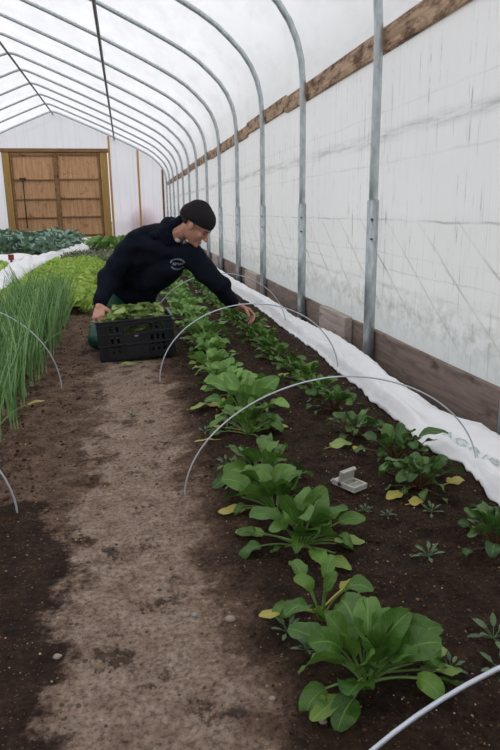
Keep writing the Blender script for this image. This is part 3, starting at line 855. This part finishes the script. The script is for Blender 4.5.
stuff_leaves('lettuce_patch', 500, lambda r: (r.uniform(-2.7, -2.05), r.uniform(10.6, 12.2)), 'lettuce', 'small patch of yellow-green lettuce left of the white row cover', 'lettuce', lambda x, y: .09, .11, 10)
bm = bmesh.new(); box(bm, (-.02, -.015, 0), (.02, .015, .22)); box(bm, (-.05, -.02, .16), (.05, .02, .26)); bevel_all(bm, .004)
o = new_obj('row_marker', bm, M['red']); put(o, -2.12, 12.55, .2, 1, 'small red row marker stuck in the soil by the white cover', 'row marker')

# kale
def kale_proto(seed):
    rnd = random.Random(seed); root = empty('kale_plant'); b = bmesh.new(); s = bmesh.new()
    tube(s, [(0, 0, -.02), (0, 0, .22)], .014, 6)
    for i in range(15):
        f = i / 14; az = i * 2.399; el = 1.35 - 1.0 * f; pts, e = stem_curve((0, 0, .22 - .12 * f), az, el, .17, .4, 3)
        tube(s, pts, .005, 4, cap=False)
        leaf(b, pts[-1], az, e, .24, .19, 1.1, .3, .35, rnd.uniform(-.4, .4), 5, 4, rnd=rnd)
    new_obj('foliage', b, M['kale'], root); new_obj('stem', s, M['stalk'], root); return root
kp = [kale_proto(i) for i in range(4)]; used = [False] * 4; rnd = random.Random(3)
for j in range(7):
    for c in range(6):
        yy = 14.6 + j * .85; xx = -1.72 - c * .50 + (.04 * (yy - 14.6))
        i = rnd.randrange(4); o = kp[i] if not used[i] else copy_tree(kp[i]); used[i] = True
        put(o, xx + rnd.uniform(-.1, .1), yy + rnd.uniform(-.15, .15), rnd.random() * 6.28, rnd.uniform(.9, 1.15),
            'blue-green kale plant, %s from the right in the %s crosswise row of the kale bed' % (ORD[c].replace('nearest', 'first'), ORD[j]), 'kale plant', 'kale plants in front of the wooden doors')

# ------------------------------------------------------------------ grey snap trap
def build_trap():
    root = empty('snap_trap', (.735, 2.0, 0), 0)
    bm = bmesh.new()
    # base tray: 0.1 long, 0.05 wide
    box(bm, (-.026, -.052, 0), (.026, .050, .006))
    for lo, hi in (((-.026, -.052, .006), (-.020, .05, .018)), ((.020, -.052, .006), (.026, .05, .018)), ((-.02, -.052, .006), (.02, -.044, .018)), ((-.02, .006, .006), (.02, .012, .018)),
                   ((-.02, -.018, .006), (.02, -.012, .014))): box(bm, lo, hi)
    bevel_all(bm, .0012); new_obj('base_tray', bm, M['trap'], root)
    bm = bmesh.new(); box(bm, (-.013, -.042, .006), (.013, -.02, .013)); bevel_all(bm, .0012)
    tube(bm, [(0, -.005, .006), (0, -.005, .014)], .009, 10); new_obj('bait_pedal', bm, M['trap_d'], root)
    bm = bmesh.new()
    Mx = Matrix.Translation((0, .018, .010)) @ Matrix.Rotation(math.radians(12), 4, 'X')
    box(bm, (-.028, -.005, 0), (.028, .003, .046), Mx.copy())
    Mx2 = Mx @ Matrix.Translation((0, -.012, .038)); box(bm, (-.026, 0, 0), (.026, .012, .008), Mx2)
    bevel_all(bm, .001); new_obj('jaw_plate', bm, M['trap'], root)
    bm = bmesh.new(); tube(bm, [(-.03, .012, .012), (.03, .012, .012)], .006, 10); new_obj('spring', bm, M['bolt'], root)
    bm = bmesh.new(); Mt = Matrix.Identity(4); box(bm, (-.02, .05, .001), (.02, .064, .007)); bevel_all(bm, .0015); new_obj('grip_tab', bm, M['trap'], root)
    put(root, .745, 2.045, math.radians(28), 1.05, 'grey plastic snap trap, set open on the soil between the two rows', 'mouse trap', dz=.004)
    root.scale = (1.35, 1.1, 1.15)
build_trap()

# ------------------------------------------------------------------ crate
CR = empty('harvest_crate', (.035, 4.36, 0)); CR.rotation_euler = (0, math.radians(-3.2), .03)
tag(CR, 'black plastic slatted harvest crate full of leaves, standing on the path before the kneeling man', 'crate')
CL, CW, CH = .50, .37, .27
def panel(parent, name, length, H, Mx, handle):
    bm = bmesh.new(); th = .006
    # grid: columns over length, rows over height; skip holes
    nx = 26; xs = [-length / 2 + length * i / nx for i in range(nx + 1)]
    zr = [0, .03, .05, .07, .09, .105, .125, .145, .165, .178, .20, .22, .24, H]
    for i in range(nx):
        for j in range(len(zr) - 1):
            hole = False
            u = (i + .5) / nx
            if handle and .33 < u < .67 and .178 <= zr[j] < .235: hole = True
            side = (.13 < u < .30) or (.70 < u < .87)
            if side and i % 2 == 0 and (zr[j] in (.05, .09, .125, .145, .20, .22)): hole = True
            if not handle and i % 2 == 0 and .1 < u < .9 and zr[j] in (.05, .07, .125, .145): hole = True
            if not hole: box(bm, (xs[i], 0, zr[j]), (xs[i + 1], th, zr[j + 1]), Mx)
    bmesh.ops.remove_doubles(bm, verts=bm.verts[:], dist=.0003)
    dead = [f for f in bm.faces if f.calc_area() < 1e-9]
    o = new_obj(name, bm, M['crate'], parent)
    bm = bmesh.new()
    for z in (.105, .182, H - .022):
        box(bm, (-length / 2 - .004, -.012, z), (length / 2 + .004, .0, z + .008), Mx)
    for u in (0, .105, .32, .68, .895, 1):
        x = -length / 2 + length * u; box(bm, (x - .006, -.009, .004), (x + .006, 0.002, H - .02), Mx)
    if handle:
        for x0, x1, z0, z1 in ((-.085, .085, .172, .182), (-.085, .085, .232, .24)): box(bm, (x0, -.014, z0), (x1, .004, z1), Mx)
        box(bm, (-.082, -.007, .012), (.082, 0, .100), Mx)
    bevel_all(bm, .0012)
    new_obj('moulded_ribs', bm, M['crate'], o)
    if handle:
        bm = bmesh.new(); box(bm, (-.012, -.0155, .160), (.012, -.0085, .170), Mx)
        l = new_obj('label_tab', bm, M['ink'], o); l['label'] = 'tiny pale tab below the handle opening'
T = Matrix.Translation; Rz = lambda a: Matrix.Rotation(a, 4, 'Z')
panel(CR, 'long_side', CL, CH, Matrix.Identity(4), True)
panel(CR, 'long_side', CL, CH, T((0, CW, 0)) @ Rz(PI), True)
panel(CR, 'short_side', CW, CH, T((CL / 2, CW / 2, 0)) @ Rz(PI / 2), False)
panel(CR, 'short_side', CW, CH, T((-CL / 2, CW / 2, 0)) @ Rz(-PI / 2), False)
bm = bmesh.new(); box(bm, (-CL / 2, 0, .004), (CL / 2, CW, .012)); new_obj('crate_floor', bm, M['crate'], CR)
bm = bmesh.new()
a, b, c = CL / 2 + .014, -.014, CW + .014
for lo, hi in (((-a, b, CH), (a, b + .02, CH + .01)), ((-a, c - .02, CH), (a, c, CH + .01)), ((-a, b, CH), (-a + .02, c, CH + .01)), ((a - .02, b, CH), (a, c, CH + .01))): box(bm, lo, hi)
bevel_all(bm, .002); new_obj('top_rim', bm, M['crate'], CR)
# slide so the rotation pivots at the front centre
bm = bmesh.new(); rnd = random.Random(77)
for i in range(750):
    x = rnd.uniform(-.21, .21); y = rnd.uniform(.04, CW - .04)
    h = .275 + .065 * (1 - (x / .26) ** 2) * (1 - ((y - CW / 2) / .24) ** 2) - (.02 if x < -.1 else 0)
    if i < 250: z = rnd.uniform(.15, .24)
    else: z = h * rnd.uniform(.88, 1.)
    l = rnd.uniform(.06, .11)
    az = rnd.random() * 6.28
    ex, ey = x + math.cos(az) * l, y + math.sin(az) * l
    if not (-.23 < ex < .23 and .02 < ey < CW - .02): az += PI
    leaf(bm, (x, y, z), az, rnd.uniform(-.2, .45), l, l * .5, rnd.uniform(.1, .9), .3, .25, rnd.uniform(-.9, .9), 4, 3, rnd=rnd)
o = new_obj('picked_leaves', bm, leaf_mat('picked_leaf', srgb(92, 122, 58), srgb(184, 204, 128))); tag(o, 'heap of freshly picked green leaves filling the black crate', 'leaves', kind='stuff')
o.location = CR.location; o.rotation_euler = CR.rotation_euler
CR.location.z = terr(.03, 4.4) + .016; o.location.z = CR.location.z

# ------------------------------------------------------------------ person
def blob(name, items, mat, voxel, smooth_it=4, parent=None, disp=None, cut=None):
    """items: ('c',a,b,ra,rb) tapered capsule, ('e',centre,radii,Matrix3) ellipsoid; fused into one surface"""
    bm = bmesh.new()
    for it in items:
        if it[0] == 'c':
            _, a, b, ra, rb = it; a, b = V(a), V(b); d = (b - a); L = d.length; n = max(2, int(L / (min(ra, rb) * .35)) + 1)
            for i in range(n + 1):
                t = i / n; r = ra + (rb - ra) * t
                bmesh.ops.create_icosphere(bm, subdivisions=2, radius=r, matrix=T(a.lerp(b, t)))
        else:
            _, c, rad, R = it
            Mx = T(V(c)) @ (R.to_4x4() if R is not None else Matrix.Identity(4)) @ Matrix.Diagonal((*rad, 1))
            bmesh.ops.create_icosphere(bm, subdivisions=3, radius=1, matrix=Mx)
    me = bpy.data.meshes.new(name); bm.to_mesh(me); bm.free()
    o = bpy.data.objects.new(name, me); COL.objects.link(o)
    m = o.modifiers.new('r', 'REMESH'); m.mode = 'VOXEL'; m.voxel_size = voxel
    m = o.modifiers.new('s', 'SMOOTH'); m.iterations = smooth_it; m.factor = .5
    dg = bpy.context.evaluated_depsgraph_get(); dg.update()
    me2 = bpy.data.meshes.new_from_object(o.evaluated_get(dg)); bpy.data.objects.remove(o); bpy.data.meshes.remove(me)
    if disp:
        me2.update()
        no = [v.normal.copy() for v in me2.vertices]
        for v, nn in zip(me2.vertices, no): v.co += nn * disp(v.co)
    me2.name = name
    if cut:
        b2 = bmesh.new(); b2.from_mesh(me2)
        kill = [v for v in b2.verts if cut(v.co)]
        bmesh.ops.delete(b2, geom=kill, context='VERTS'); b2.to_mesh(me2); b2.free()
    me2.materials.clear()
    return new_obj(name, me2, mat, parent, smooth=True)

def capspheres(bm, pts, r):
    tube(bm, pts, r, 8)

person = empty('person', (0, 4.9, 0)); bpy.context.view_layer.update()
tag(person, 'man in navy hoodie and dark beanie kneeling on the path, reaching toward the plants', 'person')
POFF = V((0, -4.9, 0))
def P(*c): return V(c) + POFF
pel = P(.0, 5.06, .40); spine = P(.10, 4.93, .56); chest = P(.22, 4.80, .71); nck = P(.325, 4.70, .82)
shR = P(.055, 4.80, .775); elR = P(-.145, 4.76, .54); wrR = P(-.215, 4.60, .37)
shL = P(.445, 4.64, .69); elL = P(.635, 4.58, .485); wrL = P(.755, 4.70, .322)
hipR = P(-.11, 5.06, .37); knR = P(-.255, 4.76, .09); anR = P(-.24, 5.16, .08); toR = P(-.26, 5.32, .05)
hipL = P(.10, 5.10, .36); knL = P(.19, 4.90, .10); anL = P(.16, 5.30, .09); toL = P(.15, 5.48, .05)
HC = P(.485, 4.56, .905)
fw = V((.71, -.30, -.66)).normalized(); upv = V((.50, -.25, .80)); upv = (upv - fw * upv.dot(fw)).normalized(); lf = upv.cross(fw)
HR = Matrix((fw, lf, upv)).transposed()
HS = 1.13
def h(x, y, z): return HC + HR @ (V((x, y, z)) * HS)
def he(c, r): return ('e', h(*c), tuple(q * HS for q in r), HR)
head = [he((-.012, 0, .035), (.098, .078, .092)), he((.02, 0, -.03), (.066, .062, .080)), he((.040, 0, -.085), (.040, .036, .030)), he((-.005, 0, -.05), (.06, .056, .055)),
        he((.072, 0, .018), (.018, .045, .012)),                                           # brow ridge
        ('c', h(.085, 0, .004), h(.108, 0, -.034), .0085 * HS, .012 * HS), he((.098, .011, -.036), (.010, .007, .007)), he((.098, -.011, -.036), (.010, .007, .007)),
        he((.056, .036, -.025), (.026, .020, .020)), he((.056, -.036, -.025), (.026, .020, .020)),  # cheeks
        he((.080, 0, -.064), (.010, .022, .0065)), he((.077, 0, -.076), (.010, .018, .007)),         # lips
        he((.070, 0, -.100), (.018, .018, .014)),
        he((-.008, .078, -.012), (.018, .008, .030)), he((-.008, -.078, -.012), (.018, .008, .030)),  # ears
        ('c', h(-.03, 0, -.05), nck, .060, .066)]

def hand(wrist, d, n, s, curl, sc=1.08, thumb_in=.5, fan=.05):
    """d forward, n palm normal (towards the palm side), s towards thumb"""
    d = d.normalized(); n = (n - d * n.dot(d)).normalized(); s = s.normalized(); s = (s - d * s.dot(d) - n * s.dot(n)).normalized()
    it = [('c', wrist - d * .05, wrist + d * .01, .029 * sc, .027 * sc)]
    for k in range(4):
        off = (.03 - .02 * k) * sc
        it.append(('c', wrist + d * .012 + s * off * .6, wrist + d * .085 * sc + s * off, .014 * sc, .0125 * sc))
    lens = [.040, .045, .042, .033]
    for k in range(4):
        off = (.031 - .0205 * k) * sc; p = wrist + d * .088 * sc + s * off; a = 0
        dd = (d + s * (fan * (1.5 - k))).normalized(); L = lens[k] * sc
        r = (.0098 - .0006 * k) * sc
        for j in range(3):
            a += curl[j] * (1 + .06 * k); v = dd * math.cos(a) + n * math.sin(a)
            q = p + v * L * (1, .68, .52)[j]; it.append(('c', p, q, r, r * .9)); p = q; r *= .92
    p = wrist + d * .022 + s * .026 * sc
    v = (d * .62 + s * .72 + n * .28).normalized(); q = p + v * .045 * sc; it.append(('c', p, q, .015 * sc, .012 * sc))
    v = (d * .85 + s * .15 + n * (.3 + thumb_in)).normalized(); q2 = q + v * .034 * sc; it.append(('c', q, q2, .0115 * sc, .0105 * sc))
    v = (d * .75 - s * .15 + n * (.3 + thumb_in)).normalized(); q3 = q2 + v * .026 * sc; it.append(('c', q2, q3, .0105 * sc, .009 * sc))
    return it
dR = (V((-.06, -.72, -.50))); dL = V((.86, .04, -.45))
# right hand hooks over the left rim of the crate, left hand pinches a leaf
hR = hand(wrR + V((0, -.015, -.015)), dR, V((.35, .30, -.9)), V((.95, -.1, .15)), (.75, .95, .6), thumb_in=.35, sc=1.18)
hL = hand(wrL + V((.02, 0, -.012)), dL, V((-.45, -.45, -.8)), V((-.2, -.95, .2)), (.45, .8, .55), thumb_in=.5, sc=1.2)
bodyi = head + [('c', shR, shL, .055, .055), ('c', pel, spine, .09, .085), ('c', spine, chest, .085, .095), ('c', chest, nck, .085, .06),
                ('c', shR, elR, .052, .043), ('c', elR, wrR, .042, .029), ('c', shL, elL, .052, .043), ('c', elL, wrL, .042, .029),
                ('c', wrR, wrR + V((0, -.015, -.015)), .029, .029), ('c', wrL, wrL + V((.02, 0, -.012)), .029, .029),
                ('c', hipR, knR, .082, .056), ('c', knR, anR, .052, .036), ('c', anR, toR, .036, .028),
                ('c', hipL, knL, .082, .056), ('c', knL, anL, .052, .036), ('c', anL, toL, .036, .028), ('c', hipR, hipL, .10, .10)] + hR + hL
blob('body', bodyi, M['skin'], .0048, 3, person)
# face pieces
for s_ in (1, -1):
    bm = bmesh.new(); bmesh.ops.create_icosphere(bm, subdivisions=2, radius=1, matrix=T(h(.0785, .030 * s_, -.003)) @ HR.to_4x4() @ Matrix.Diagonal((.0085, .0125, .0048, 1)))
    new_obj('eye', bm, M['eye'], person, True)
    bm = bmesh.new(); tube(bm, [h(.091, .012 * s_, .016), h(.088, .030 * s_, .021), h(.072, .050 * s_, .014)], [.004, .0048, .002], 6)
    new_obj('eyebrow', bm, M['brow'], person, True)
bm = bmesh.new(); tube(bm, [h(.079, .021, -.071), h(.090, .008, -.069), h(.090, -.008, -.069), h(.079, -.021, -.071)], [.0015, .0035, .0035, .0015], 6)
new_obj('lips', bm, M['lip'], person, True)
# beanie
br = [he((-.010, 0, .050), (.104, .087, .083)), he((-.028, 0, .062), (.086, .077, .082)), he((-.06, 0, .03), (.07, .080, .07))]
def bcut(c):
    q = HR.transposed() @ (c - HC) / HS
    return q.z < .020 + .16 * q.x * (1 if q.x > 0 else 1.6) * .9
bn = blob('beanie', br, M['beanie'], .006, 4, person, disp=lambda c: .0025 * noise.noise(c * 28), cut=bcut)
m = bn.modifiers.new('t', 'SOLIDIFY'); m.thickness = .006; m.offset = 1
# hair fringe at the nape and sideburns
blob('hair', [he((-.055, 0, .005), (.055, .073, .045)), he((-.006, .068, .006), (.018, .014, .020)), he((-.006, -.068, .006), (.018, .014, .020))], M['brow'], .006, 2, person)
# hoodie
def fold(c):
    q = c * 1.0
    a = noise.noise(V((q.x * 7, q.y * 7, q.z * 13))); b = noise.noise(q * 26)
    return .014 * (abs(a) ** .8) * (1 if a > 0 else -1) + .004 * b
axis = (nck - pel).normalized()
sideV = (shL - shR).normalized()
hd = [('c', pel + axis * .03 - sideV * .07, pel + axis * .03 + sideV * .07, .150, .150), ('c', spine - sideV * .07, spine + sideV * .06, .145, .145), ('c', chest - sideV * .09, chest + sideV * .07, .140, .135),
      ('c', shR + V((.03, 0, -.005)), shL + V((-.03, 0, .0)), .092, .088), ('c', chest + V((0, .03, .03)), nck + V((-.04, .04, -.02)), .13, .095),
      ('c', shR, elR, .096, .078), ('c', elR, wrR + (elR - wrR) * .10, .076, .050), ('c', shL, elL, .096, .082), ('c', elL, wrL + (elL - wrL) * .10, .080, .050),
      ('c', P(.30, 4.70, .60), P(.16, 4.85, .50), .10, .12), ('c', shR + V((.03, .05, .03)), nck + V((-.07, .07, .0)), .09, .10),
      ('c', shR - sideV * .0 + V((.02, .02, -.12)), pel - sideV * .08, .10, .13)]
ho = blob('hoodie', hd, M['hoodie'], .009, 9, person, disp=fold)
# hood lying around the neck
hn = []
cn = nck + V((-.010, .015, .010)); ax = (HC - nck).normalized(); e1 = ax.cross(V((0, 1, 0))).normalized(); e2 = ax.cross(e1)
for i in range(14):
    a0, a1 = 2 * PI * i / 14, 2 * PI * (i + 1) / 14
    pa = cn + (e1 * math.cos(a0) + e2 * math.sin(a0)) * .082; pb = cn + (e1 * math.cos(a1) + e2 * math.sin(a1)) * .082
    back = .5 + .5 * (pa - cn).normalized().dot(V((-.8, .3, .5)).normalized())
    hn.append(('c', pa + ax * .035 * back, pb + ax * .035 * back, .030 + .024 * back, .030 + .024 * back))
hn += [('e', nck + V((-.085, .055, .015)), (.085, .095, .062), None), ('c', nck + V((-.06, .02, .04)), HC + HR @ V((-.105, 0, -.045)), .05, .040)]
blob('hood', hn, M['hoodie'], .007, 6, person, disp=lambda c: .006 * noise.noise(c * 14))
for (a, b, r) in ((elR, wrR, .044), (elL, wrL, .041)):
    d = (b - a).normalized(); bm = bmesh.new(); tube(bm, [b - d * .06, b - d * .045, b - d * .005, b + d * .004], [r + .004, r + .006, r, r - .004], 18)
    new_obj('cuff', bm, M['hoodie2'], person, True)
blob('hem_band', [('c', pel - axis * .075 - sideV * .07, pel - axis * .075 + sideV * .07, .146, .146)], M['hoodie2'], .01, 4, person)
# white collar of the shirt
blob('shirt_collar', [('e', h(.045, 0, -.142), (.044, .046, .018), HR)], M['tee'], .005, 3, person) if False else None
blob('shirt_collar', [('c', nck + V((.03, -.075, -.012)), nck + V((.075, -.062, .005)), .024, .020)], M['tee'], .005, 3, person)
# chest print
bmv = bmesh.new(); bmv.from_mesh(ho.data); tree = BVHTree.FromBMesh(bmv)
def stick(bm, px, pz, w, hh, rot=0.):
    Mx = Matrix.Rotation(rot, 3, 'Y')
    vs = []
    for (a, b) in ((-w, -hh), (w, -hh), (w, hh), (-w, hh)):
        q = Mx @ V((a, 0, b)); o_ = V((px + q.x, -1.2, pz + q.z)); hit = tree.ray_cast(o_, V((0, 1, 0)))
        if hit[0] is None: return
        vs.append(bm.verts.new(hit[0] + V((0, -.003, 0))))
    bm.faces.new(vs)
bm = bmesh.new(); lc = V((.345, 0, .635)); rnd = random.Random(4)
for i in range(11):
    a = PI * (.12 + .76 * i / 10)
    stick(bm, lc.x + .050 * math.cos(a), lc.z + .037 * math.sin(a), .0035 + .001 * (i % 2), .0055, PI / 2 - a)
for i in range(9):
    a = -PI * (.18 + .64 * i / 8); stick(bm, lc.x + .047 * math.cos(a), lc.z + .037 * math.sin(a), .0035, .005, PI / 2 - a)
for dx, w, hh, r_ in ((-.03, .002, .009, .2), (-.022, .002, .009, -.3), (-.012, .0022, .010, .15), (-.004, .006, .002, .1), (.006, .0022, .010, -.2), (.014, .006, .0022, .6), (.022, .0022, .009, .1), (.031, .005, .002, -.4), (.034, .002, .007, .3)):
    stick(bm, lc.x + dx, lc.z + .002, w, hh, r_)
lg = new_obj('chest_print', bm, M['ink'], person); lg['label'] = 'small round off-white print on the chest'
bmv.free()
# trousers and boots
tr = [('c', hipR, knR, .108, .080), ('c', knR, anR, .076, .056), ('c', hipL, knL, .108, .080), ('c', knL, anL, .076, .056), ('c', hipR, hipL, .125, .125)]
blob('trousers', tr, M['trousers'], .009, 6, person, disp=lambda c: .008 * noise.noise(V((c.x * 12, c.y * 7, c.z * 16))))
for a, b in ((anR, toR), (anL, toL)):
    blob('boot', [('c', a + V((0, -.03, 0)), b, .064, .044), ('c', b, b + V((0, .03, -.0)), .044, .036)], M['boot'], .008, 3, person)

# ------------------------------------------------------------------ world and light
w = bpy.data.worlds.new('World'); S.world = w; w.use_nodes = True; nt = w.node_tree; nt.nodes.clear()
tc = nt.nodes.new('ShaderNodeTexCoord'); sp = nt.nodes.new('ShaderNodeSeparateXYZ'); rp = nt.nodes.new('ShaderNodeValToRGB')
bg = nt.nodes.new('ShaderNodeBackground'); ow = nt.nodes.new('ShaderNodeOutputWorld')
nt.links.new(tc.outputs['Generated'], sp.inputs[0]); nt.links.new(sp.outputs['Z'], rp.inputs['Fac'])
e = rp.color_ramp.elements; e[0].position = 0.; e[0].color = (.46, .47, .50, 1); e[1].position = 1.; e[1].color = (1.1, 1.1, 1.12, 1)
nt.links.new(rp.outputs['Color'], bg.inputs['Color']); bg.inputs['Strength'].default_value = 1.35; nt.links.new(bg.outputs[0], ow.inputs[0])

# ------------------------------------------------------------------ camera
cam = bpy.data.cameras.new('Camera'); co = bpy.data.objects.new('Camera', cam); COL.objects.link(co); S.camera = co
cam.sensor_fit = 'VERTICAL'; cam.sensor_height = 36; cam.lens = 636 / 750 * 36; cam.clip_start = .05; cam.clip_end = 300
Rr = Matrix(((.98226809, .05928127, -.17786268), (-.18702812, .24388466, -.95159905), (-.01303402, .9679907, .25064739)))
co.matrix_world = T((0, 0, 1.0)) @ Rr.to_4x4()
cam.dof.use_dof = False
S.view_settings.view_transform = 'Standard'; S.view_settings.look = 'None'; S.view_settings.gamma = 1; S.view_settings.use_curve_mapping = False
S.view_settings.exposure = 0.42
S.cycles.max_bounces = 10; S.cycles.diffuse_bounces = 5; S.cycles.transparent_max_bounces = 8; S.cycles.transmission_bounces = 6
